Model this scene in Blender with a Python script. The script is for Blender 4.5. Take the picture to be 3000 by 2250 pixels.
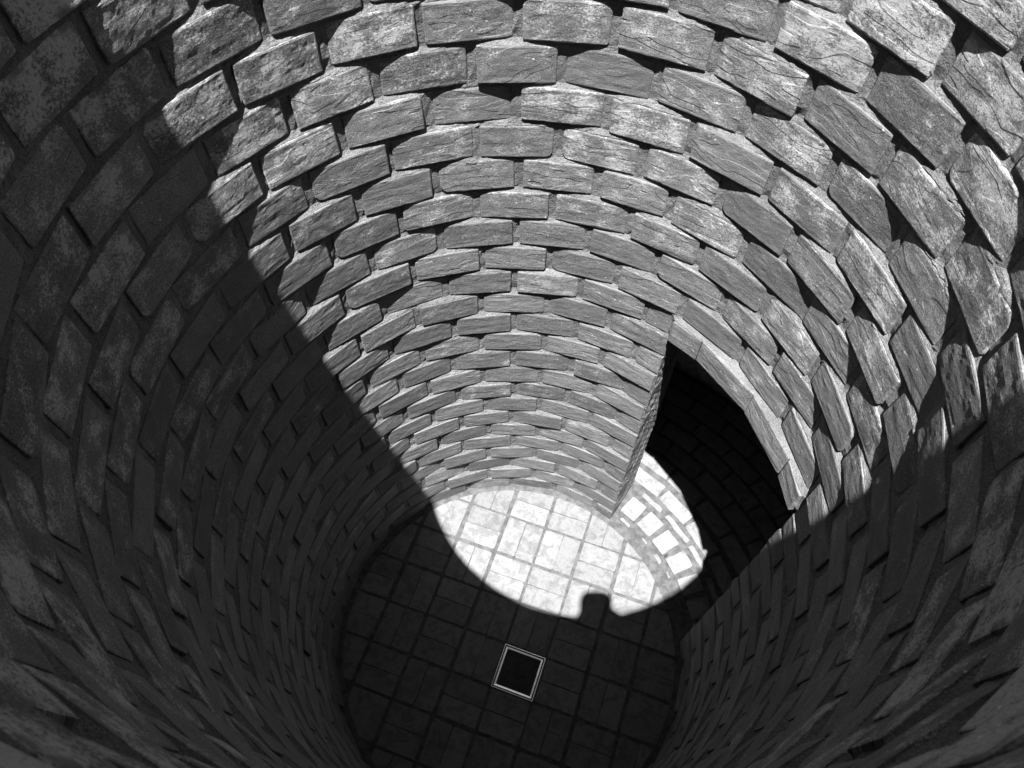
import bpy, bmesh, math, random
import numpy as np
from mathutils import Vector, Matrix, Quaternion

for o in list(bpy.data.objects):
    bpy.data.objects.remove(o)
scene = bpy.context.scene
COL = scene.collection
random.seed(7)
rng = np.random.default_rng(11)
S = 0.245                      # metres per floor module (two bricks)
R = 4.0                        # tower radius in modules
PI = math.pi

# ------------------------------------------------------------------ camera
F_PX, PITCH, ROLL = 2193.85, 1.0231721, 0.0139671
CAM = Vector((-0.021, -3.946, 18.139))
fw = Vector((0, math.cos(PITCH), -math.sin(PITCH)))
r_ = Vector((1, 0, 0))
u_ = Vector((0, math.sin(PITCH), math.cos(PITCH)))
r2 = r_ * math.cos(ROLL) + u_ * math.sin(ROLL)
u2 = -r_ * math.sin(ROLL) + u_ * math.cos(ROLL)
cd = bpy.data.cameras.new('view')
cam = bpy.data.objects.new('view', cd)
COL.objects.link(cam)
M = Matrix((r2, u2, -fw)).transposed().to_4x4()
M.translation = CAM * S
cam.matrix_world = M
cd.sensor_width = 17.3
cd.lens = F_PX / 3000 * 17.3
cd.clip_start = 0.02
cd.clip_end = 2000
cd.dof.use_dof = True
cd.dof.focus_distance = 2.6
cd.dof.aperture_fstop = 4.5
scene.camera = cam

# ------------------------------------------------------------------ sky and sun
SUN_AZ, SUN_EL = -1.94987, math.radians(73.8)
w = bpy.data.worlds.new('World')
scene.world = w
w.use_nodes = True
nt = w.node_tree
nt.nodes.clear()
sky = nt.nodes.new('ShaderNodeTexSky')
sky.sky_type = 'NISHITA'
sky.sun_disc = False
sky.altitude = 2500
sky.air_density = 0.7                                 # clear, deep sky
sky.sun_elevation = SUN_EL
sky.sun_rotation = PI / 2 - SUN_AZ
bw = nt.nodes.new('ShaderNodeSeparateColor')          # black-and-white photograph taken through a red filter
bg = nt.nodes.new('ShaderNodeBackground')
bg.inputs[1].default_value = 0.05
wo = nt.nodes.new('ShaderNodeOutputWorld')
nt.links.new(sky.outputs[0], bw.inputs[0])
nt.links.new(bw.outputs[0], bg.inputs[0])
nt.links.new(bg.outputs[0], wo.inputs[0])

sd = bpy.data.lights.new('sun', 'SUN')
sd.energy = 5.0
sd.angle = math.radians(0.53)
sd.color = (1, 1, 1)
sun = bpy.data.objects.new('sun', sd)
COL.objects.link(sun)
to_sun = Vector((math.cos(SUN_AZ) * math.cos(SUN_EL), math.sin(SUN_AZ) * math.cos(SUN_EL), math.sin(SUN_EL)))
sun.rotation_euler = to_sun.to_track_quat('Z', 'Y').to_euler()
sun.location = to_sun * 20

scene.view_settings.view_transform = 'Standard'
scene.view_settings.look = 'None'
scene.view_settings.gamma = 1
scene.view_settings.exposure = 1.92
scene.view_settings.use_curve_mapping = False
scene.cycles.max_bounces = 8
scene.cycles.diffuse_bounces = 3

# ------------------------------------------------------------------ node helpers
def new_mat(name):
    m = bpy.data.materials.new(name)
    m.use_nodes = True
    t = m.node_tree
    t.nodes.clear()
    out = t.nodes.new('ShaderNodeOutputMaterial')
    b = t.nodes.new('ShaderNodeBsdfPrincipled')
    b.inputs['Specular IOR Level'].default_value = 0.25
    t.links.new(b.outputs[0], out.inputs[0])
    return m, t, b

class N:
    def __init__(self, t):
        self.t = t
    def put(self, sock, v):
        if isinstance(v, bpy.types.NodeSocket):
            self.t.links.new(v, sock)
        else:
            sock.default_value = v
    def math(self, op, a, b=0.0, c=0.0, clamp=False):
        n = self.t.nodes.new('ShaderNodeMath')
        n.operation = op
        n.use_clamp = clamp
        for s, v in zip(n.inputs, (a, b, c)):
            self.put(s, v)
        return n.outputs[0]
    def ramp(self, v, a, b, lo=0.0, hi=1.0, smooth=True):
        n = self.t.nodes.new('ShaderNodeMapRange')
        if smooth:
            n.interpolation_type = 'SMOOTHSTEP'
        for s, x in zip(n.inputs, (v, a, b, lo, hi)):
            self.put(s, x)
        return n.outputs[0]
    def vec(self, x, y, z):
        n = self.t.nodes.new('ShaderNodeCombineXYZ')
        for s, v in zip(n.inputs, (x, y, z)):
            self.put(s, v)
        return n.outputs[0]
    def sep(self, v):
        n = self.t.nodes.new('ShaderNodeSeparateXYZ')
        self.t.links.new(v, n.inputs[0])
        return n.outputs
    def vmul(self, v, s):
        n = self.t.nodes.new('ShaderNodeVectorMath')
        n.operation = 'MULTIPLY'
        self.put(n.inputs[0], v)
        n.inputs[1].default_value = s
        return n.outputs[0]
    def noise(self, v, scale, detail=2.0, rough=0.5, dist=0.0):
        n = self.t.nodes.new('ShaderNodeTexNoise')
        self.put(n.inputs['Vector'], v)
        n.inputs['Scale'].default_value = scale
        n.inputs['Detail'].default_value = detail
        n.inputs['Roughness'].default_value = rough
        n.inputs['Distortion'].default_value = dist
        return n.outputs[0]
    def voro(self, v, scale, feature='F1'):
        n = self.t.nodes.new('ShaderNodeTexVoronoi')
        n.feature = feature
        self.put(n.inputs['Vector'], v)
        n.inputs['Scale'].default_value = scale
        return n.outputs
    def bump(self, h, dist, strength=1.0, normal=None):
        n = self.t.nodes.new('ShaderNodeBump')
        n.inputs['Strength'].default_value = strength
        n.inputs['Distance'].default_value = dist
        self.put(n.inputs['Height'], h)
        if normal is not None:
            self.t.links.new(normal, n.inputs['Normal'])
        return n.outputs[0]
    def gray(self, v):
        n = self.t.nodes.new('ShaderNodeCombineColor')
        for s in n.inputs:
            self.put(s, v)
        return n.outputs[0]
    def rnd(self):
        a = self.t.nodes.new('ShaderNodeObjectInfo').outputs['Random']
        g = self.t.nodes.new('ShaderNodeNewGeometry').outputs['Random Per Island']
        return self.math('FRACT', self.math('ADD', self.math('MULTIPLY', a, 7.31), g))

# ------------------------------------------------------------------ materials
def brick_mat():
    m, t, b = new_mat('rustic_brick')
    n = N(t)
    uv = t.nodes.new('ShaderNodeUVMap').outputs[0]
    rnd = n.rnd()
    s = n.sep(uv)
    off = n.math('MULTIPLY', rnd, 40.0)
    p = n.vec(s[0], s[1], off)                                   # metres along, up; slice per brick
    rnd2 = n.math('FRACT', n.math('MULTIPLY', rnd, 17.17))
    rnd3 = n.math('FRACT', n.math('MULTIPLY', rnd, 57.31))
    # torn clay: wavy terraces drawn out along the brick
    pw = n.vec(n.math('MULTIPLY', s[0], 0.30), s[1], off)
    h = n.noise(pw, 13.0, 2.0, 0.45, 0.5)
    h5 = n.math('MULTIPLY', h, 6.5)
    fl = n.math('FLOOR', h5)
    fr = n.math('FRACT', h5)
    terr = n.math('ADD', fl, n.ramp(fr, 0.86, 1.0))
    terr = n.math('ADD', terr, n.math('MULTIPLY', fr, 0.06))
    terr = n.math('MULTIPLY', terr, n.ramp(rnd2, 0.0, 1.0, 0.25, 1.25))
    grain = n.noise(p, 330.0, 3.0, 0.65)
    lump = n.noise(p, 75.0, 3.0, 0.6)
    pits = n.ramp(n.voro(p, 130.0)[0], 0.08, 0.3, 0, 1)
    nb = n.bump(terr, 0.0017, 0.9)
    fineridge = n.noise(n.vec(n.math('MULTIPLY', s[0], 0.55), s[1], off), 60.0, 4.0, 0.65)
    nb = n.bump(fineridge, 0.0030, 0.5, nb)
    nb = n.bump(lump, 0.0014, 0.6, nb)
    nb = n.bump(grain, 0.0016, 0.9, nb)
    nb = n.bump(pits, 0.0010, 0.35, nb)
    t.links.new(nb, b.inputs['Normal'])
    # tone: clay body, patches, pale crust of speckles on some bricks (more near the top, rain side)
    wz = n.sep(t.nodes.new('ShaderNodeNewGeometry').outputs['Position'])[2]
    patch = n.noise(p, 13.0, 3.0, 0.6)
    tone = n.math('ADD', 0.142, n.math('MULTIPLY', n.math('SUBTRACT', rnd2, 0.5), 0.066))
    tone = n.math('MULTIPLY', tone, n.ramp(patch, 0.32, 0.68, 0.90, 1.10))
    tone = n.math('MULTIPLY', tone, n.ramp(grain, 0.34, 0.66, 0.5, 1.5))  # clay grain, plus the relief contrast of raking light put into the colour
    hi = n.math('ADD', n.ramp(wz, 1.5, 3.6, -0.04, 0.27), n.ramp(wz, 3.2, 3.9, 0.0, 0.30))
    cover = n.math('ADD', n.math('ADD', n.math('MULTIPLY', patch, 1.5), hi), n.math('MULTIPLY', rnd3, 0.42))
    cover = n.ramp(cover, 0.80, 1.55, smooth=False)
    sn = n.noise(p, 150.0, 6.0, 0.75)
    sfine = n.noise(p, 420.0, 2.0, 0.6)
    thr = n.math('SUBTRACT', 0.73, n.math('MULTIPLY', cover, 0.34))
    crust = n.ramp(n.math('SUBTRACT', n.math('ADD', sn, n.math('MULTIPLY', n.math('SUBTRACT', sfine, 0.5), 0.25)), thr), -0.02, 0.10)
    crust = n.math('MULTIPLY', crust, n.ramp(cover, 0.0, 1.0, 0.35, 1.0))
    tone = n.math('ADD', tone, n.math('MULTIPLY', crust, n.math('SUBTRACT', 0.385, tone)))
    ev = n.math('MINIMUM', s[1], n.math('SUBTRACT', 0.506 * 0.245, s[1]))
    eu = n.math('MINIMUM', n.math('ABSOLUTE', s[0]), n.math('ABSOLUTE', n.math('SUBTRACT', 1.005 * 0.245, s[0])))
    en = n.math('MINIMUM', ev, eu)
    sm = n.noise(p, 24.0, 4.0, 0.65)
    smear = n.math('MULTIPLY', n.ramp(n.math('SUBTRACT', en, n.math('MULTIPLY', sm, 0.030)), -0.012, 0.004, 1, 0), n.ramp(sm, 0.46, 0.58))
    tone = n.math('ADD', tone, n.math('MULTIPLY', smear, n.math('SUBTRACT', 0.15, tone)))
    vv = n.voro(p, 46.0)
    drop = n.math('MULTIPLY', n.ramp(vv[0], 0.10, 0.16, 1, 0), n.ramp(n.sep(vv[1])[0], 0.90, 0.91))
    tone = n.math('ADD', tone, n.math('MULTIPLY', drop, 0.32))
    t.links.new(n.gray(tone), b.inputs['Base Color'])
    b.inputs['Roughness'].default_value = 0.9
    return m

def mortar_mat():
    m, t, b = new_mat('sandy_mortar')
    n = N(t)
    p = t.nodes.new('ShaderNodeTexCoord').outputs['Object']
    g = n.noise(p, 260.0, 4.0, 0.7)
    l = n.noise(p, 60.0, 4.0, 0.65)
    pores = n.ramp(n.voro(p, 120.0)[0], 0.12, 0.4, 0, 1)
    nb = n.bump(l, 0.012, 0.9)
    nb = n.bump(g, 0.0042, 1.0, nb)
    nb = n.bump(pores, 0.0016, 0.5, nb)
    t.links.new(nb, b.inputs['Normal'])
    tone = n.ramp(n.noise(p, 9.0, 4.0, 0.6), 0.3, 0.7, 0.120, 0.178)
    tone = n.math('MULTIPLY', tone, n.ramp(g, 0.32, 0.68, 0.68, 1.28))
    t.links.new(n.gray(tone), b.inputs['Base Color'])
    b.inputs['Roughness'].default_value = 0.95
    return m

def paver_mat(name, base):
    m, t, b = new_mat(name)
    n = N(t)
    rnd = n.rnd()
    pos = t.nodes.new('ShaderNodeNewGeometry').outputs['Position']
    s = n.sep(pos)
    p = n.vec(s[0], s[1], n.math('ADD', s[2], n.math('MULTIPLY', rnd, 30.0)))
    g = n.noise(p, 300.0, 3.0, 0.65)
    st = n.noise(p, 16.0, 5.0, 0.68, 0.6)
    sp = n.noise(p, 75.0, 4.0, 0.7)
    tone = n.math('ADD', base, n.math('MULTIPLY', n.math('SUBTRACT', n.math('FRACT', n.math('MULTIPLY', rnd, 13.7)), 0.5), base * 0.24))
    tone = n.math('MULTIPLY', tone, n.ramp(st, 0.38, 0.56, 0.76, 1.08))
    tone = n.math('MULTIPLY', tone, n.ramp(sp, 0.36, 0.48, 0.84, 1.04))
    tone = n.math('MULTIPLY', tone, n.ramp(g, 0.3, 0.7, 0.90, 1.08))
    t.links.new(n.gray(tone), b.inputs['Base Color'])
    nb = n.bump(sp, 0.0022, 0.5)
    nb = n.bump(g, 0.0012, 0.5, nb)
    t.links.new(nb, b.inputs['Normal'])
    b.inputs['Roughness'].default_value = 0.85
    return m

def bed_mat():
    m, t, b = new_mat('dark_joint_mortar')
    n = N(t)
    p = t.nodes.new('ShaderNodeTexCoord').outputs['Object']
    g = n.noise(p, 230.0, 4.0, 0.7)
    l = n.noise(p, 24.0, 4.0, 0.65)
    tone = n.ramp(l, 0.32, 0.68, 0.052, 0.10)
    tone = n.math('MULTIPLY', tone, n.ramp(g, 0.3, 0.7, 0.8, 1.2))
    t.links.new(n.gray(tone), b.inputs['Base Color'])
    nb = n.bump(l, 0.004, 0.6)
    nb = n.bump(g, 0.002, 0.8, nb)
    t.links.new(nb, b.inputs['Normal'])
    b.inputs['Roughness'].default_value = 0.95
    return m

def combed_mat():
    m, t, b = new_mat('combed_render')
    n = N(t)
    uv = t.nodes.new('ShaderNodeUVMap').outputs[0]
    s = n.sep(uv)
    wob = n.noise(uv, 14.0, 3.0, 0.6)
    d = n.math('ADD', n.math('ADD', n.math('MULTIPLY', s[0], -0.95), n.math('MULTIPLY', s[1], 0.42)), n.math('MULTIPLY', wob, 0.03))
    ph = n.math('MULTIPLY', d, 42.0)
    saw = n.ramp(n.math('PINGPONG', ph, 0.5), 0.05, 0.3)
    fine = n.noise(n.vec(n.math('MULTIPLY', d, 1.6), n.math('MULTIPLY', s[1], 0.06), 0.0), 45.0, 3.0, 0.6)
    nb = n.bump(saw, 0.010, 1.0)
    nb = n.bump(fine, 0.012, 0.9, nb)
    nb = n.bump(n.noise(uv, 300.0, 3.0, 0.6), 0.002, 0.7, nb)
    t.links.new(nb, b.inputs['Normal'])
    t.links.new(n.gray(n.ramp(fine, 0.36, 0.62, 0.09, 0.34)), b.inputs['Base Color'])  # groove shading put into the colour: ridges pale as if lit, hollows dark
    b.inputs['Roughness'].default_value = 0.9
    return m

def plain_mat(name, v, rough=0.9, metal=0.0, scale=40.0, var=0.15, bump=0.001):
    m, t, b = new_mat(name)
    n = N(t)
    p = t.nodes.new('ShaderNodeTexCoord').outputs['Object']
    x = n.noise(p, scale, 4.0, 0.6)
    t.links.new(n.gray(n.ramp(x, 0.3, 0.7, v * (1 - var), v * (1 + var))), b.inputs['Base Color'])
    b.inputs['Roughness'].default_value = rough
    b.inputs['Metallic'].default_value = metal
    if bump:
        t.links.new(n.bump(x, bump, 0.6), b.inputs['Normal'])
    return m

MB = brick_mat()
MM = mortar_mat()
MP = paver_mat('floor_brick_clay', 0.147)
MPP = paver_mat('passage_brick_clay', 0.18)
MD = paver_mat('damp_cover_brick', 0.04)
MBED = bed_mat()
MC = combed_mat()
MSTEEL = plain_mat('galvanised_steel', 0.85, 0.18, 1.0, 60.0, 0.12, 0.0)
MTERR = plain_mat('terrace_concrete', 0.25, 0.9, 0, 6.0)
MDARKW = plain_mat('passage_wall_clay', 0.40, 0.95, 0, 20.0, 0.3, 0.003)

# ------------------------------------------------------------------ object helpers
def link(name, me, parent=None, mat=None):
    o = bpy.data.objects.new(name, me)
    COL.objects.link(o)
    if mat is not None and not me.materials:
        me.materials.append(mat)
    if parent is not None:
        o.parent = parent
    return o

def empty(name, loc=(0, 0, 0)):
    o = bpy.data.objects.new(name, None)
    COL.objects.link(o)
    o.location = loc
    return o

def tag(o, label=None, cat=None, group=None, kind=None):
    for k, v in (('label', label), ('category', cat), ('group', group), ('kind', kind)):
        if v:
            o[k] = v
    return o

def mesh_from(name, verts, faces, uvs=None, smooth=False):
    me = bpy.data.meshes.new(name)
    me.from_pydata([tuple(v) for v in verts], [], [tuple(f) for f in faces])
    if uvs is not None:
        ul = me.uv_layers.new(name='UVMap')
        li = np.empty(len(me.loops), dtype=np.int32)
        me.loops.foreach_get('vertex_index', li)
        ul.data.foreach_set('uv', np.asarray(uvs, dtype=np.float32)[li].ravel())
    if smooth:
        me.polygons.foreach_set('use_smooth', np.ones(len(me.polygons), dtype=bool))
    me.update()
    return me

_tab = rng.random((64, 64))
def vnoise(x, y, seed=0):
    x = np.asarray(x, float) + seed * 17.13
    y = np.asarray(y, float) + seed * 9.71
    xi = np.floor(x).astype(int); yi = np.floor(y).astype(int)
    fx = x - xi; fy = y - yi
    fx = fx * fx * (3 - 2 * fx); fy = fy * fy * (3 - 2 * fy)
    a = _tab[xi % 64, yi % 64]; b = _tab[(xi + 1) % 64, yi % 64]
    c = _tab[xi % 64, (yi + 1) % 64]; d = _tab[(xi + 1) % 64, (yi + 1) % 64]
    return (a * (1 - fx) + b * fx) * (1 - fy) + (c * (1 - fx) + d * fx) * fy - 0.5
def fbm(x, y, seed=0, oct=3):
    s = 0; a = 1.0
    for i in range(oct):
        s = s + a * vnoise(x * 2 ** i, y * 2 ** i, seed + i * 3)
        a *= 0.5
    return s

# ------------------------------------------------------------------ one brick (local: x along, z up, front towards -y)
BL, BH, BD = 1.005 * S, 0.506 * S, 0.42 * S
def brick_arrays(L, H, D, nx, nz, seed, rough=1.0):
    """front grid with uneven outline, worn arrises and torn face; sides run back to depth D"""
    u = np.linspace(0, 1, nx + 1); v = np.linspace(0, 1, nz + 1)
    # pull samples towards the rim so the worn arris is resolved
    u = 0.5 - 0.5 * np.cos(u * PI) * (1 - 0.25 * np.sin(u * PI)); v = 0.5 - 0.5 * np.cos(v * PI) * (1 - 0.25 * np.sin(v * PI))
    U, V = np.meshgrid(u, v, indexing='ij')
    X = (U - 0.5) * L; Z = (V - 0.5) * H
    # outline wander
    e = 0.0011 * rough
    X = X + e * fbm(V * 4, U * 0 + seed, seed) * np.abs(U - 0.5) * 2 * 1.4
    Z = Z + e * fbm(U * 8, V * 0 + seed + 5, seed + 1) * np.abs(V - 0.5) * 2 * 1.4
    # rounded corners, each different
    rs = np.random.default_rng(seed)
    for cx, cz in ((-1, -1), (1, -1), (-1, 1), (1, 1)):
        rad = rs.choice([0.002, 0.004, 0.010, 0.022], p=[.52, .32, .10, .06]) * rough
        ax = np.maximum(0, np.abs(X - cx * L / 2) * -1 + rad) * ((X * cx) > 0)
        az = np.maximum(0, np.abs(Z - cz * H / 2) * -1 + rad) * ((Z * cz) > 0)
        q = ax * az / max(rad, 1e-6)
        X = X - cx * q * 0.42; Z = Z - cz * q * 0.42
    # face relief
    dx = np.minimum(U, 1 - U) * L; dz = np.minimum(V, 1 - V) * H
    edge = np.minimum(dx, dz)
    wear = 0.0016 * rough * np.clip(1 - edge / 0.003, 0, 1) ** 2
    n1 = fbm(X / S * 3.2 + 0.7 * fbm(X / S * 4, Z / S * 6, seed + 7, 2), Z / S * 9.0, seed, 3)
    terr = np.floor(n1 * 5) / 5 + np.clip((n1 * 5 - np.floor(n1 * 5) - .75) * 4, 0, 1) / 5
    Y = -np.clip(edge / 0.008, .08, 1) * (0.0018 * rough * terr + 0.0010 * rough * fbm(X / S * 14, Z / S * 14, seed + 2, 2)) + wear
    P = np.stack([X, Y, Z], -1).reshape(-1, 3)
    idx = np.arange((nx + 1) * (nz + 1)).reshape(nx + 1, nz + 1)
    F = np.stack([idx[:-1, :-1], idx[1:, :-1], idx[1:, 1:], idx[:-1, 1:]], -1).reshape(-1, 4).tolist()
    UV = np.stack([U * L, V * H], -1).reshape(-1, 2)
    ring = list(idx[:, 0]) + list(idx[-1, 1:]) + list(idx[-2::-1, -1]) + list(idx[0, -2:0:-1])
    back = P[ring].copy(); back[:, 1] = D
    k = len(P); m = len(ring)
    P = np.concatenate([P, back])
    buv = UV[ring].copy(); buv[:, 1] += 0.11
    UV = np.concatenate([UV, buv])
    for i in range(m):
        j = (i + 1) % m
        F.append([ring[j], ring[i], k + i, k + j])
    return P, F, UV

NVAR = 18
VAR = []
for i in range(NVAR):
    P, F, UV = brick_arrays(BL, BH, BD, 30, 14, 100 + i)
    me = mesh_from('brick', P, F, UV, smooth=False)
    me.materials.append(MB)
    VAR.append(me)
LOW = [brick_arrays(BL, BH, BD, 22, 10, 300 + i, 0.7) for i in range(10)]

# ------------------------------------------------------------------ the tower: courses of bricks
DTH = 0.2798740
COURSE = 0.5830820
Z0 = 0.2367413
TH0 = PI / 2 + 0.0014247
NC = 29
JL, JR = math.radians(50.75), math.radians(1.3)      # jambs of the doorway
HEAD = 8.14                                          # height of its head
SEAM0, SEAM1 = -PI / 2, 3 * PI / 2
LINTEL = 14

tower = tag(empty('brick_tower'), 'round tower shaft of rough bricks with a dark doorway at its foot', 'tower')

def proj_area(th, z, ln):
    tx, ty = math.sin(th), -math.cos(th)
    c = Vector((R * math.cos(th), R * math.sin(th), z))
    pts = []
    for sx, sz in ((-1, -1), (1, -1), (1, 1), (-1, 1)):
        d = c + Vector((tx, ty, 0)) * (sx * ln / 2) + Vector((0, 0, sz * BH / S / 2)) - CAM
        zc = d.dot(fw)
        if zc < 0.05:
            return 0
        pts.append((1500 + F_PX * d.dot(r2) / zc, 1125 - F_PX * d.dot(u2) / zc))
    inside = [q for q in pts if -60 < q[0] < 3060 and -60 < q[1] < 2310]
    if not inside:
        return 0
    a = 0
    for i in range(4):
        x1, y1 = pts[i]; x2, y2 = pts[(i + 1) % 4]
        a += x1 * y2 - x2 * y1
    return abs(a) / 2 * len(inside) / 4

slots = []                                             # (theta, z, length, proud, course)
for k in range(NC):
    z = Z0 + k * COURSE
    base = TH0 if k % 2 == 0 else TH0 + DTH / 2
    j = -40
    edges = [base + i * DTH for i in range(-40, 41)]
    edges = [e for e in edges if SEAM0 + 0.02 < e < SEAM1 - 0.02]
    edges = [SEAM0] + [e + float(np.clip(rng.normal(0, 0.005), -.01, .01)) for e in edges] + [SEAM1]
    for a, b in zip(edges[:-1], edges[1:]):
        g0 = float(rng.uniform(0.042, 0.066))
        g = (0.018 if (k == LINTEL and JR < (a + b) / 2 < JL) else g0) / R      # half a head joint
        lo, hi = a + g, b - g
        spans = [(lo, hi)]
        if z < HEAD:
            spans = []
            if lo < JR: spans.append((lo, min(hi, JR)))
            if hi > JL: spans.append((max(lo, JL), hi))
        if k == LINTEL:                                     # the proud course over the doorway starts at the jambs
            for J_ in (JL, JR):
                spans = [q for sp in spans for q in (((sp[0], J_ - 0.004), (J_ + 0.008, sp[1])) if sp[0] < J_ < sp[1] else (sp,))]
        for s0, s1 in spans:
            ln = 2 * R * math.sin((s1 - s0) / 2)
            if ln < 0.07:
                continue
            th = (s0 + s1) / 2
            over = k == LINTEL and JR < th < JL
            if over:                                    # the course that bridges the doorway stands proud
                s0 = max(s0, JR - 0.004); s1 = min(s1, JL - 0.004)
                ln = 2 * R * math.sin((s1 - s0) / 2); th = (s0 + s1) / 2
            slots.append([th, z, ln, over, k, abs(s0 - JL) < 1e-6 or abs(s1 - JR) < 1e-6])

rank = sorted(range(len(slots)), key=lambda i: -proj_area(slots[i][0], slots[i][1], slots[i][2]))
single = set(rank[:296])

face_of = {}                                            # (course) -> list of (th0, th1, th, dist, yaw) for the mortar
SP, SF, SUV, base_i = [], [], [], 0
for i, (th, z, ln, over, k, cut) in enumerate(slots):
    frac = ln / (BL / S)
    rad = rng.normal(0, 0.011) if not over else -0.085
    dist = (R + 0.012) * math.cos(ln / 2 / R) - 0.006 + rad
    yaw = rng.normal(0, math.radians(1.35)) if not (cut or over) else 0.0
    tilt = rng.normal(0, math.radians(0.85))
    roll = rng.normal(0, math.radians(0.6))
    dz = rng.normal(0, 0.008)
    sc = 1 + rng.normal(0, 0.008)
    if frac < 0.93: sc = 1
    face_of.setdefault(k, []).append((th - ln / 2 / R, th + ln / 2 / R, th, dist, yaw, z + dz))
    flip = rng.random() < 0.5
    rot = Matrix.Rotation(th - PI / 2 + yaw, 4, 'Z') @ Matrix.Rotation(tilt, 4, 'X') @ Matrix.Rotation(roll, 4, 'Y')
    loc = Vector((dist * math.cos(th), dist * math.sin(th), z + dz)) * S
    if i in single:
        full = frac > 0.93
        if full:
            me = VAR[int(rng.integers(NVAR))]
            o = link('brick', me, tower)
            sx = frac * sc
        else:
            P, F, UV = brick_arrays(ln * S, BH, BD, max(4, int(30 * frac)), 14, 900 + i)
            me = mesh_from('brick', P, F, UV); me.materials.append(MB)
            o = link('brick', me, tower)
            sx = 1
        if flip and full:
            rot = rot @ Matrix.Rotation(0, 4, 'Y')
        o.matrix_local = Matrix.Translation(loc) @ rot @ Matrix.Diagonal((sx, 1, 1, 1))
    else:
        if frac > 0.93:
            P, F, UV = LOW[int(rng.integers(10))]
        else:
            P, F, UV = brick_arrays(ln * S, BH, BD, max(3, int(14 * frac)), 7, 900 + i)
        mw = np.array(Matrix.Translation(loc) @ rot)
        SP.append(P @ mw[:3, :3].T + mw[:3, 3]); SUV.append(UV)
        SF += [[q + base_i for q in f] for f in F]
        base_i += len(P)
if SP:
    me = mesh_from('brick_courses', np.concatenate(SP), SF, np.concatenate(SUV))
    o = tag(link('brick_courses', me, tower, MB), kind='stuff')

# mortar: struck sloping ledges on each course, raked in under the bricks above
def build_mortar():
    per = 22
    nth = int(round(2 * PI / DTH * per))
    nth = nth - nth % 2
    ths = np.linspace(SEAM0, SEAM1, nth + 1)
    hb = BH / S / 2
    # heights: dense in the bed joints
    zs = [0.0]
    for k in range(NC):
        c = Z0 + k * COURSE
        for q in (-hb - .004, -hb + .03, -hb * .5, 0, hb * .5, hb - .03, hb + .004, hb + .022, hb + .040):
            zs.append(c + q)
    zs = np.array([q for q in zs if q >= 0])
    zs = np.unique(np.round(zs, 4))
    nz = len(zs)
    T, Zg = np.meshgrid(ths, zs, indexing='ij')
    face = np.full((NC, nth + 1), np.nan)
    for k, fl in face_of.items():
        for (a, b, th, d, yaw, zc) in fl:
            sel = (ths >= a) & (ths <= b)
            face[k, sel] = d * np.cos(yaw) / np.cos(ths[sel] - th - yaw)
    lin = (ths > JR) & (ths < JL)
    jm = np.full((NC, nth + 1), R + 0.022)               # head-joint mortar sits just behind the brick ends
    for k in range(NC):
        jm[k] += 0.022 * fbm(ths * R * 1.3, np.full(nth + 1, k * 5.7), 71, 2)
    jm[LINTEL, lin] = R - 0.065
    rr = np.empty_like(T)
    bedback = R + 0.040
    for zi, z in enumerate(zs):
        kf = (z - Z0) / COURSE
        k = int(round(kf)); k = min(max(k, 0), NC - 1)
        off = z - (Z0 + k * COURSE)
        f = face[k]
        if abs(off) <= hb + 0.006:
            inside = 1 - (abs(off) / hb) ** 6
            body = np.where(np.isnan(f), jm[k], f + 0.034)
            if off > hb - 0.05:                        # top edge of the course: ledge starts near the face
                t_ = np.clip((off - (hb - .05)) / .05, 0, 1)
                body = np.where(np.isnan(f), body, f + 0.016)
            if off < -hb + 0.05:
                body = np.where(np.isnan(f), jm[k] + .004, np.maximum(bedback, f + .03))
            rr[:, zi] = body
        else:
            kk = k if off > 0 else k - 1
            kk = max(kk, 0)
            t_ = (z - (Z0 + kk * COURSE + hb)) / (COURSE - 2 * hb)
            fl = face[kk]
            fl = np.where(np.isnan(fl), jm[kk] + .008, fl + 0.014)
            rr[:, zi] = fl * (1 - t_) + bedback * t_
    # soften steps along theta
    ker = np.array([1, 2, 3, 2, 1.]) / 9
    pad = np.concatenate([rr[-3:-1], rr, rr[1:3]])
    rr = sum(ker[i] * pad[i:i + len(rr)] for i in range(5))
    A = T * R
    rr = rr + 0.014 * fbm(A * 5.0, Zg * 5.0, 3, 4) + 0.017 * fbm(A * 20.0, Zg * 20.0, 9, 3)
    Zd = Zg + 0.010 * fbm(A * 6, Zg * 6, 21, 2)
    Zd[:, 0] = -0.02
    X = rr * np.cos(T) * S; Y = rr * np.sin(T) * S
    P = np.stack([X, Y, Zd * S], -1).reshape(-1, 3)
    idx = np.arange((nth + 1) * nz).reshape(nth + 1, nz)
    tc = (T[:-1, :-1] + T[1:, 1:]) / 2; zc = (Zg[:-1, :-1] + Zg[1:, 1:]) / 2
    keep = ~((tc < JL + 0.004) & (tc > JR - 0.004) & (zc < HEAD + 0.02))
    F = np.stack([idx[1:, :-1], idx[:-1, :-1], idx[:-1, 1:], idx[1:, 1:]], -1)[keep].reshape(-1, 4)
    me = mesh_from('mortar', P, F.tolist())
    return link('mortar', me, tower, MM)
build_mortar()

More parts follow.
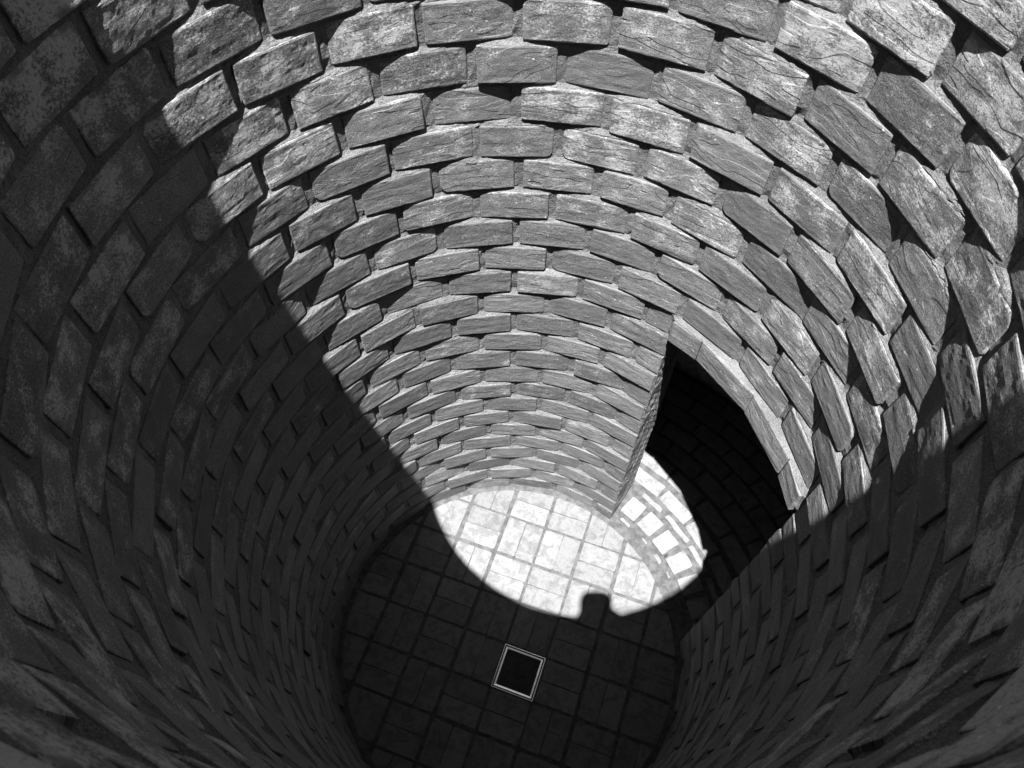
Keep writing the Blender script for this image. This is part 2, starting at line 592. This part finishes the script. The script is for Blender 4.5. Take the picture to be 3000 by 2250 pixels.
def ring_sector(r0, r1, z0, z1, a0, a1, n, noise=0.0):
    """solid annular block; returns verts (metres) and faces"""
    V, Fc = [], []
    closed = abs((a1 - a0) - 2 * PI) < 1e-6
    for i in range(n + 1):
        a = a0 + (a1 - a0) * i / n
        for r, z in ((r0, z0), (r1, z0), (r1, z1), (r0, z1)):
            V.append((r * math.cos(a) * S, r * math.sin(a) * S, z * S))
    for i in range(n):
        b = i * 4; c = b + 4
        for q in range(4):
            q2 = (q + 1) % 4
            Fc.append((b + q, b + q2, c + q2, c + q))
    if not closed:
        Fc.append((3, 2, 1, 0)); e = n * 4
        Fc.append((e, e + 1, e + 2, e + 3))
    return V, Fc

def add_sector(name, mat, parent, *a, **k):
    V, Fc = ring_sector(*a, **k)
    me = mesh_from(name, V, Fc)
    bm = bmesh.new(); bm.from_mesh(me)
    bmesh.ops.recalc_face_normals(bm, faces=bm.faces)
    bm.to_mesh(me); bm.free()
    return link(name, me, parent, mat)

WALL_OUT = 5.14
TOP = Z0 + (NC - 1) * COURSE + BH / S / 2
# outer shell of the wall (behind the mortar), with the opening left out
add_sector('outer_shell', MDARKW, tower, 4.26, WALL_OUT, -0.3, HEAD + .02, JL + 0.022, JR + 2 * PI - 0.006, 140)
add_sector('outer_shell', MDARKW, tower, 4.26, WALL_OUT, HEAD + .03, TOP, 0, 2 * PI, 160)
# mortar coping on the rim
def coping():
    n = 260
    prof = [(4.03, TOP - .02), (3.985, TOP + .05), (3.99, TOP + .33), (4.05, TOP + .405), (4.6, TOP + .44), (5.12, TOP + .40), (5.17, TOP + .33), (5.17, TOP - .02)]
    V, Fc = [], []
    for i in range(n):
        a = 2 * PI * i / n
        for q, (r, z) in enumerate(prof):
            w_ = 0.03 * float(fbm(np.array(a * 9), np.array(q * 3.3), 31, 3))
            V.append(((r + w_) * math.cos(a) * S, (r + w_) * math.sin(a) * S, (z + w_ * .6) * S))
    m = len(prof)
    for i in range(n):
        j = (i + 1) % n
        for q in range(m):
            q2 = (q + 1) % m
            Fc.append((i * m + q, j * m + q, j * m + q2, i * m + q2))
    me = mesh_from('coping', V, Fc)
    bm = bmesh.new(); bm.from_mesh(me); bmesh.ops.recalc_face_normals(bm, faces=bm.faces); bm.to_mesh(me); bm.free()
    return link('coping', me, tower, MM)
coping()

# doorway reveals (combed faces) and soffit
def reveal(a_in, a_out, side):
    r_in, r_out = 4.045, WALL_OUT + 0.02
    nx, nz = 14, 150
    V, Fc, UV = [], [], []
    for i in range(nx + 1):
        t_ = i / nx
        r = r_in + (r_out - r_in) * t_
        a = a_in + (a_out - a_in) * t_
        for j in range(nz + 1):
            z = (HEAD + .02) * j / nz
            wob = 0.010 * float(fbm(np.array(r * 5), np.array(z * 3.0), 41 + side, 3)) + 0.007 * math.sin((z * 1.0 + (r - 4) * 1.3) * 23)
            aa = a + side * wob / r
            V.append((r * math.cos(aa) * S, r * math.sin(aa) * S, z * S))
            UV.append(((r - r_in) * S, z * S))
    for i in range(nx):
        for j in range(nz):
            b = i * (nz + 1) + j
            Fc.append((b, b + nz + 1, b + nz + 2, b + 1) if side > 0 else (b + 1, b + nz + 2, b + nz + 1, b))
    me = mesh_from('reveal', V, Fc, UV)
    return link('reveal', me, tower, MC)
reveal(JL + 0.0005, math.radians(52.0), 1)
reveal(JR - 0.0005, math.radians(0.4), -1)
add_sector('lintel_soffit', MM, tower, 4.30, WALL_OUT - .01, HEAD - 0.01, HEAD + 0.015, JR + .01, JL + .01, 24)

# ------------------------------------------------------------------ floor
floor_me = None
def disc(name, r, z, n, mat, r0=0.0, a0=0, a1=2 * PI, jitter=0):
    V, Fc = [], []
    rings = [r0] + [r0 + (r - r0) * (i + 1) / 6 for i in range(6)]
    for q in rings:
        for i in range(n + 1):
            a = a0 + (a1 - a0) * i / n
            V.append((q * math.cos(a) * S, q * math.sin(a) * S, z * S))
    for k in range(6):
        for i in range(n):
            b = k * (n + 1) + i
            Fc.append((b, b + n + 1, b + n + 2, b + 1))
    return mesh_from(name, V, Fc)
floor = tag(link('floor', disc('floor', 9.6, 0.0, 128, MBED), None, MBED), 'brick paved floor with square grid in the shaft and ring courses in the passage', kind='structure')

def prism(poly, z0, z1, bevel=0.010, wander=0.006, seed=0, inset_top=True):
    """worn brick slab from a convex outline (modules)"""
    c = sum((Vector(q) for q in poly), Vector((0, 0))) / len(poly)
    out = []
    rs = random.Random(seed)
    n = len(poly)
    # cut corners a little, then walk edges with slight wander
    pts = []
    for i in range(n):
        p0, p1, p2 = Vector(poly[i - 1]), Vector(poly[i]), Vector(poly[(i + 1) % n])
        l0, l1 = (p0 - p1).length, (p2 - p1).length
        cc = min(rs.choice([0.012, 0.02, 0.035]), l0 * .3, l1 * .3)
        if l0 < 1e-5 or l1 < 1e-5:
            continue
        pts.append(p1 + (p0 - p1) / l0 * cc)
        pts.append(p1 + (p2 - p1) / l1 * cc)
    fin = []
    m = len(pts)
    for i in range(m):
        a, b = pts[i], pts[(i + 1) % m]
        L = (b - a).length
        k = max(1, int(L / 0.11))
        nn = Vector(((b - a).y, -(b - a).x)) / max(L, 1e-6)
        for q in range(k):
            d = rs.uniform(-1, 1) * wander if q else 0
            fin.append(a + (b - a) * (q / k) + nn * d)
    V, Fc = [], []
    m = len(fin)
    for q in fin:
        V.append((q.x * S, q.y * S, z0 * S))
    for q in fin:
        V.append((q.x * S, q.y * S, (z1 - bevel) * S))
    for q in fin:
        d = (c - q); d = d / max(d.length, 1e-6)
        p = q + d * bevel * 1.3
        V.append((p.x * S, p.y * S, z1 * S))
    V.append((c.x * S, c.y * S, (z1 + rs.uniform(-.002, .002)) * S))
    for i in range(m):
        j = (i + 1) % m
        Fc.append((i, j, m + j, m + i)); Fc.append((m + i, m + j, 2 * m + j, 2 * m + i)); Fc.append((2 * m + i, 2 * m + j, 3 * m))
    me = mesh_from('brick', V, Fc)
    bm = bmesh.new(); bm.from_mesh(me); bmesh.ops.recalc_face_normals(bm, faces=bm.faces); bm.to_mesh(me); bm.free()
    return me

def clip_circle(poly, r):
    """clip a convex polygon by the circle of radius r about the axis"""
    out = poly
    for i in range(72):
        a = 2 * PI * i / 72
        nx, ny = math.cos(a), math.sin(a)
        res = []
        for k in range(len(out)):
            p, q = out[k], out[(k + 1) % len(out)]
            dp, dq = p[0] * nx + p[1] * ny - r, q[0] * nx + q[1] * ny - r
            if dp <= 0: res.append(p)
            if dp * dq < 0:
                t_ = dp / (dp - dq)
                res.append((p[0] + (q[0] - p[0]) * t_, p[1] + (q[1] - p[1]) * t_))
        out = res
        if len(out) < 3:
            return None
    # drop near-duplicate points
    fin = []
    for p in out:
        if not fin or math.hypot(p[0] - fin[-1][0], p[1] - fin[-1][1]) > 0.012:
            fin.append(p)
    if len(fin) > 2 and math.hypot(fin[0][0] - fin[-1][0], fin[0][1] - fin[-1][1]) < 0.012:
        fin.pop()
    return fin if len(fin) > 2 else None

GR, GX, GY = -0.32689422, -0.08997, -0.006344
cg, sg = math.cos(GR), math.sin(GR)
def g2w(a, b):
    b = -b
    return (GX + cg * a - sg * b, GY + sg * a + cg * b)
def area(p):
    return abs(sum(p[i][0] * p[(i + 1) % len(p)][1] - p[(i + 1) % len(p)][0] * p[i][1] for i in range(len(p)))) / 2

# joints of the grid wander a little: one offset per grid line crossing
ja = {(a, b): (random.gauss(0, .008), random.gauss(0, .008)) for a in range(-6, 7) for b in range(-6, 7)}
wa = {a: 0.039 + random.uniform(-.008, .012) for a in range(-6, 7)}
wb = {b: 0.031 + random.uniform(-.008, .010) for b in range(-6, 7)}
cnt = 0
for a in range(-5, 5):
    for b in range(-5, 5):
        if (a, b) == (0, 0):
            continue
        horiz = ((a + b) % 2 == 0) ^ (a < 0) ^ (b >= 0)
        a0, a1 = a + wa[a], a + 1 - wa[a + 1]
        b0, b1 = b + wb[b], b + 1 - wb[b + 1]
        g = 0.006
        mid = 0.5 + random.gauss(0, .008)
        if horiz:
            mm = b0 + (b1 - b0) * mid
            cells = [(a0, b0, a1, mm - g), (a0, mm + g, a1, b1)]
        else:
            mm = a0 + (a1 - a0) * mid
            cells = [(a0, b0, mm - g, b1), (mm + g, b0, a1, b1)]
        for (x0, y0, x1, y1) in cells:
            ox, oy = random.gauss(0, .006), random.gauss(0, .006)
            rt = random.gauss(0, .006)
            q = []
            cx, cy = (x0 + x1) / 2, (y0 + y1) / 2
            for x, y in ((x0, y0), (x1, y0), (x1, y1), (x0, y1)):
                dx, dy = x - cx, y - cy
                q.append(g2w(cx + dx - dy * rt + ox, cy + dy + dx * rt + oy))
            poly = clip_circle(q, 3.86)
            if not poly or area(poly) < 0.02:
                continue
            cnt += 1
            me = prism(poly, -0.1, 0.020 + random.uniform(-.004, .004), 0.008, 0.005, cnt)
            link('brick', me, floor, MP)

# mortar fillet round the foot of the wall
def fillet():
    n = 420
    V, Fc = [], []
    prof = [(3.84, 0.012), (3.90, 0.026), (4.0, 0.034), (4.08, 0.04)]
    a0, a1 = JL - .01, JR + 2 * PI + .01
    for i in range(n + 1):
        a = a0 + (a1 - a0) * i / n
        for q, (r, z) in enumerate(prof):
            w_ = 0.035 * float(fbm(np.array(a * 14), np.array(q * 2.1), 51, 3)) * (1 if q == 0 else .5)
            V.append(((r + w_) * math.cos(a) * S, (r + w_) * math.sin(a) * S, (z + w_ * .2) * S))
    for i in range(n):
        for q in range(3):
            b = i * 4 + q
            Fc.append((b, b + 1, b + 5, b + 4))
    me = mesh_from('mortar_fillet', V, Fc)
    return link('mortar_fillet', me, floor, MBED)
fillet()

def ring_brick(r0, r1, a0, a1, z, seed, mat=MPP, wander=0.008):
    n = max(2, int((a1 - a0) * r1 / 0.3))
    flat = abs(a1 - a0) * r1 < 1.2
    if flat:   # real bricks are straight
        c = (a0 + a1) / 2
        h0 = (r0 + r1) / 2 * (a1 - a0) / 2
        rm = (r0 + r1) / 2
        pts = []
        for dx, dy in ((-h0, r0 - rm), (h0, r0 - rm), (h0, r1 - rm), (-h0, r1 - rm)):
            rr_ = rm + dy
            pts.append((rr_ * math.cos(c) - dx * math.sin(c), rr_ * math.sin(c) + dx * math.cos(c)))
    me = prism(pts, -0.1, z, 0.010, wander, seed)
    return link('brick', me, floor, mat)

D = math.radians
seed = 5000
# threshold: square half bricks, then a thin course sunk in mortar
for c0, c1 in ((44.3, 49.8), (37.25, 42.85), (30.1, 35.6), (22.8, 28.1), (15.5, 20.8), (8.1, 13.8), (1.6, 6.5)):
    seed += 1
    ring_brick(4.365, 4.90, D(c0), D(c1), 0.026, seed, wander=0.012)
for c0, c1 in ((40.8, 48.0), (29.4, 38.9), (20.0, 28.3), (10.5, 18.6), (1.6, 9.2)):
    seed += 1
    ring_brick(5.045, 5.175, D(c0), D(c1), 0.016, seed, wander=0.016)
ROWS = [(5.30, 5.68, 44.2, 10.42), (5.84, 6.27, 45.9, 9.72), (6.38, 6.83, 41.35, 9.3), (6.93, 7.36, 37.35, 8.55),
        (7.45, 7.86, 41.0, 7.9), (7.96, 8.38, 37.5, 7.4), (8.48, 8.9, 40.5, 7.0)]
for r0, r1, j0, pitch in ROWS:
    k0 = int((j0 - (-12)) // pitch)
    for k in range(-k0 - 1, 5):
        c0 = j0 + (k) * pitch
        c1 = c0 + pitch
        if c1 < -14 or c0 > 66:
            continue
        gap = 0.075 / r0
        seed += 1
        ring_brick(r0 + random.uniform(-.01, .01), r1 + random.uniform(-.012, .012), D(c0) + gap / 2 + random.gauss(0, .002), D(c1) - gap / 2, 0.022 + random.uniform(-.004, .004), seed)

# mortar band between shaft floor and threshold, with slivers of brick showing through
def band():
    n = 120
    V, Fc = [], []
    prof = [(3.93, 0.012), (4.0, 0.030), (4.18, 0.036), (4.33, 0.026), (4.37, 0.010)]
    a0, a1 = JR - .01, JL + .01
    for i in range(n + 1):
        a = a0 + (a1 - a0) * i / n
        for q, (r, z) in enumerate(prof):
            w_ = 0.03 * float(fbm(np.array(a * 12), np.array(q * 2.1), 61, 3))
            V.append(((r + w_ * .7) * math.cos(a) * S, (r + w_ * .7) * math.sin(a) * S, (z + w_ * .4) * S))
    for i in range(n):
        for q in range(4):
            b = i * 5 + q
            Fc.append((b, b + 1, b + 6, b + 5))
    return link('mortar_band', mesh_from('mortar_band', V, Fc), floor, MBED)
band()
for c, rr0, ln, wd in ((46.0, 4.19, .16, .05), (37.0, 4.21, .10, .03), (29.5, 4.2, .14, .06), (23.5, 4.22, .09, .03)):
    seed += 1
    a = D(c)
    me = prism([((rr0 + dy) * math.cos(a) - dx * math.sin(a), (rr0 + dy) * math.sin(a) + dx * math.cos(a)) for dx, dy in ((-ln, -wd), (ln, -wd * .6), (ln * .8, wd), (-ln * .9, wd * .7))], -0.05, 0.041, 0.004, 0.02, seed)
    link('brick', me, floor, MPP)

# ------------------------------------------------------------------ drain cover
drain = tag(empty('drain_cover', Vector((*[q * S for q in g2w(.5, .5)], 0))), 'square drain cover with a bright metal frame around two dark bricks', 'drain cover')
drain.rotation_euler.z = GR
def frame():
    """square frame swept from a folded sheet profile: outer lip, groove, sloping inner lip"""
    hw = 0.492
    prof = [(0.0, -0.05), (0.0, 0.034), (0.010, 0.035), (0.012, -0.03), (0.040, -0.03), (0.044, 0.030), (0.082, 0.0275), (0.086, -0.05)]
    V, Fc = [], []
    m = len(prof)
    for cx, cy in ((-1, -1), (1, -1), (1, 1), (-1, 1)):
        for d, z in prof:
            V.append((cx * (hw - d) * S, cy * (hw - d) * S, z * S))
    for i in range(4):
        j = (i + 1) % 4
        for q in range(m - 1):
            Fc.append((i * m + q, j * m + q, j * m + q + 1, i * m + q + 1))
    me = mesh_from('frame', V, Fc)
    bm = bmesh.new(); bm.from_mesh(me); bmesh.ops.recalc_face_normals(bm, faces=bm.faces)
    bm.to_mesh(me); bm.free()
    return link('frame', me, drain, MSTEEL)
frame()
for y0, y1, sd_ in ((-0.41, -0.004, 71), (0.004, 0.41, 72)):
    me = prism([(-.41, y0), (.41, y0), (.41, y1), (-.41, y1)], -0.1, 0.004, 0.006, 0.003, sd_)
    link('brick', me, drain, MD)

# ------------------------------------------------------------------ a dark scrap on the threshold
def scrap():
    bm = bmesh.new()
    bmesh.ops.create_icosphere(bm, subdivisions=2, radius=1.0)
    for v in bm.verts:
        q = v.co.copy()
        f = 1 + 0.35 * float(fbm(np.array(q.x * 1.7 + 5), np.array(q.y * 1.7 + q.z), 81, 2))
        v.co = Vector((q.x * 0.062 * f, q.y * 0.030 * f, q.z * 0.018)) * S
    me = bpy.data.meshes.new('pebble'); bm.to_mesh(me); bm.free()
    o = link('pebble', me, None, plain_mat('dark_stone', 0.03, 0.8, 0, 80))
    a = D(29.0)
    o.location = (4.42 * math.cos(a) * S, 4.42 * math.sin(a) * S, 0.036 * S)
    o.rotation_euler.z = D(47)
    return tag(o, 'tiny dark stone chip lying in the sunlit joint between square threshold bricks', 'pebble')
scrap()

# ------------------------------------------------------------------ passage beyond the doorway, and the terrace on top
pw = tag(empty('passage_wall'), 'dark curved back wall of the passage seen through the doorway', 'wall')
add_sector('wall_core', MDARKW, pw, 9.05, 9.6, 0.0, 9.0, D(-75), D(125), 90)
add_sector('end_wall', MDARKW, pw, WALL_OUT + .02, 9.04, 0.0, 9.0, D(-76), D(-74), 2)
add_sector('end_wall', MDARKW, pw, WALL_OUT + .02, 9.04, 0.0, 9.0, D(124), D(126), 2)
V_, F_ = [], []
for k in range(14):
    z = 0.32 + k * 0.62
    for i in range(-60, 110, 7):
        a = D(i + (3.5 if k % 2 else 0))
        b0 = len(V_)
        for y in (-0.04, 0.05):
            for dx, dz in ((-.5, -.26), (.5, -.26), (.5, .26), (-.5, .26)):
                r = 9.05 + y + random.uniform(-.004, .004)
                V_.append(((r * math.cos(a) - dx * math.sin(a)) * S, (r * math.sin(a) + dx * math.cos(a)) * S, (z + dz) * S))
        F_ += [(b0, b0 + 1, b0 + 2, b0 + 3)] + [(b0 + q, b0 + 4 + q, b0 + 4 + (q + 1) % 4, b0 + (q + 1) % 4) for q in range(4)]
me = mesh_from('brick_facing', V_, F_)
bm = bmesh.new(); bm.from_mesh(me); bmesh.ops.recalc_face_normals(bm, faces=bm.faces); bm.to_mesh(me); bm.free()
tag(link('brick_facing', me, pw, MDARKW), kind='stuff')
tag(add_sector('passage_ceiling', MDARKW, None, WALL_OUT + .01, 9.6, 9.01, 9.3, D(-80), D(130), 90), kind='structure')
tag(add_sector('terrace', MTERR, None, WALL_OUT + .05, 400, 12.6, 13.0, 0, 2 * PI, 96), kind='structure')

# ------------------------------------------------------------------ photographer at the rim (behind the view; casts the notch in the sunlit floor)
hc = empty('handheld_camera', CAM * S)
tag(hc, 'compact camera held out over the tower rim, pointing down the shaft', 'camera')
hc.rotation_mode = 'QUATERNION'
hc.rotation_quaternion = M.to_quaternion()
MBLK = plain_mat('black_plastic', 0.03, 0.5, 0, 200)
def box_me(name, x0, x1, y0, y1, z0, z1, bev):
    bm = bmesh.new()
    bmesh.ops.create_cube(bm, size=1)
    for v in bm.verts:
        v.co = Vector(((x0 + x1) / 2 + v.co.x * (x1 - x0), (y0 + y1) / 2 + v.co.y * (y1 - y0), (z0 + z1) / 2 + v.co.z * (z1 - z0))) * S
    bmesh.ops.bevel(bm, geom=bm.edges[:], offset=bev * S, segments=5, affect='EDGES', profile=0.5)
    me = bpy.data.meshes.new(name); bm.to_mesh(me); bm.free()
    return me
def pebble_box(name, x0, x1, y0, y1, z0, z1, e):
    bm = bmesh.new()
    bmesh.ops.create_cube(bm, size=2)
    bmesh.ops.subdivide_edges(bm, edges=bm.edges[:], cuts=7, use_grid_fill=True)
    for v in bm.verts:
        q = v.co
        n_ = (abs(q.x) ** e + abs(q.y) ** e + abs(q.z) ** e) ** (1 / e)
        q = q / n_
        v.co = Vector(((x0 + x1) / 2 + q.x * (x1 - x0) / 2, (y0 + y1) / 2 + q.y * (y1 - y0) / 2, (z0 + z1) / 2 + q.z * (z1 - z0) / 2)) * S
    me = bpy.data.meshes.new(name); bm.to_mesh(me); bm.free()
    return me
link('body', pebble_box('body', -.28, .50, -.36, .40, .16, .52, 3.2), hc, MBLK)
bm = bmesh.new()
bmesh.ops.create_cone(bm, cap_ends=True, segments=32, radius1=.13 * S, radius2=.125 * S, depth=.12 * S)
for v in bm.verts: v.co.z += .095 * S
me = bpy.data.meshes.new('lens'); bm.to_mesh(me); bm.free()
link('lens', me, hc, MBLK)

def person():
    J = {}
    def w_(x, y, z): return Vector((x, y, z))
    pts = {'pelvis': (0.1, -6.1, 16.6, .52), 'waist': (0.1, -6.0, 17.5, .48), 'chest': (0.1, -5.75, 18.6, .58), 'neckb': (0.1, -5.45, 19.35, .27),
           'neck': (0.1, -5.3, 19.6, .22), 'head': (0.1, -5.12, 19.95, .36), 'crown': (0.1, -5.12, 20.35, .30),
           'shl': (-.72, -5.6, 19.05, .27), 'ell': (-.95, -5.0, 18.15, .19), 'wrl': (-.25, -4.35, 18.35, .13), 'hnl': (-.24, -4.20, 18.40, .17),
           'shr': (.92, -5.6, 19.05, .27), 'elr': (1.15, -5.0, 18.15, .19), 'wrr': (.62, -4.35, 18.35, .13), 'hnr': (.50, -4.20, 18.40, .19),
           'hil': (-.28, -6.1, 16.35, .42), 'knl': (-.3, -5.95, 14.7, .27), 'anl': (-.3, -6.1, 13.3, .17), 'tol': (-.33, -5.55, 13.12, .14),
           'hir': (.48, -6.1, 16.35, .42), 'knr': (.5, -5.95, 14.7, .27), 'anr': (.5, -6.1, 13.3, .17), 'tor': (.53, -5.55, 13.12, .14)}
    ed = [('pelvis', 'waist'), ('waist', 'chest'), ('chest', 'neckb'), ('neckb', 'neck'), ('neck', 'head'), ('head', 'crown'),
          ('chest', 'shl'), ('shl', 'ell'), ('ell', 'wrl'), ('wrl', 'hnl'), ('chest', 'shr'), ('shr', 'elr'), ('elr', 'wrr'), ('wrr', 'hnr'),
          ('pelvis', 'hil'), ('hil', 'knl'), ('knl', 'anl'), ('anl', 'tol'), ('pelvis', 'hir'), ('hir', 'knr'), ('knr', 'anr'), ('anr', 'tor')]
    names = list(pts)
    base = Vector((0.1, -6.1, 13.0))
    V = [(Vector(pts[n][:3]) - base) * S for n in names]
    E = [(names.index(a), names.index(b)) for a, b in ed]
    rad = [pts[n][3] for n in names]
    # four fingers and a thumb per hand, each a short chain
    for hn, sx in (('hnl', 1), ('hnr', -1)):
        h = names.index(hn)
        for q in range(5):
            k = len(V)
            a = Vector(pts[hn][:3]) - base
            spread = (q - 2) * 0.055
            tip = a + Vector((sx * 0.10, 0.10 + abs(spread) * -.3, spread))
            tip2 = tip + Vector((sx * 0.08, 0.02, spread * .2))
            V += [tip * S, tip2 * S]; rad += [0.035, 0.03]
            E += [(h, k), (k, k + 1)]
    me = bpy.data.meshes.new('person')
    me.from_pydata(V, E, [])
    o = link('person', me, None, plain_mat('dark_cloth', 0.08, 0.9, 0, 60))
    o.location = base * S
    sk = o.modifiers.new('skin', 'SKIN')
    for v, r in zip(me.skin_vertices[0].data, rad):
        v.radius = (r * S, r * S)
    me.skin_vertices[0].data[0].use_root = True
    sk.use_smooth_shade = True
    ss = o.modifiers.new('sub', 'SUBSURF'); ss.levels = 1; ss.render_levels = 2
    return tag(o, 'person leaning over the tower rim with a small camera in both hands', 'person')
person()
print('bricks', len(slots), 'single', len(single), 'floor bricks', cnt)
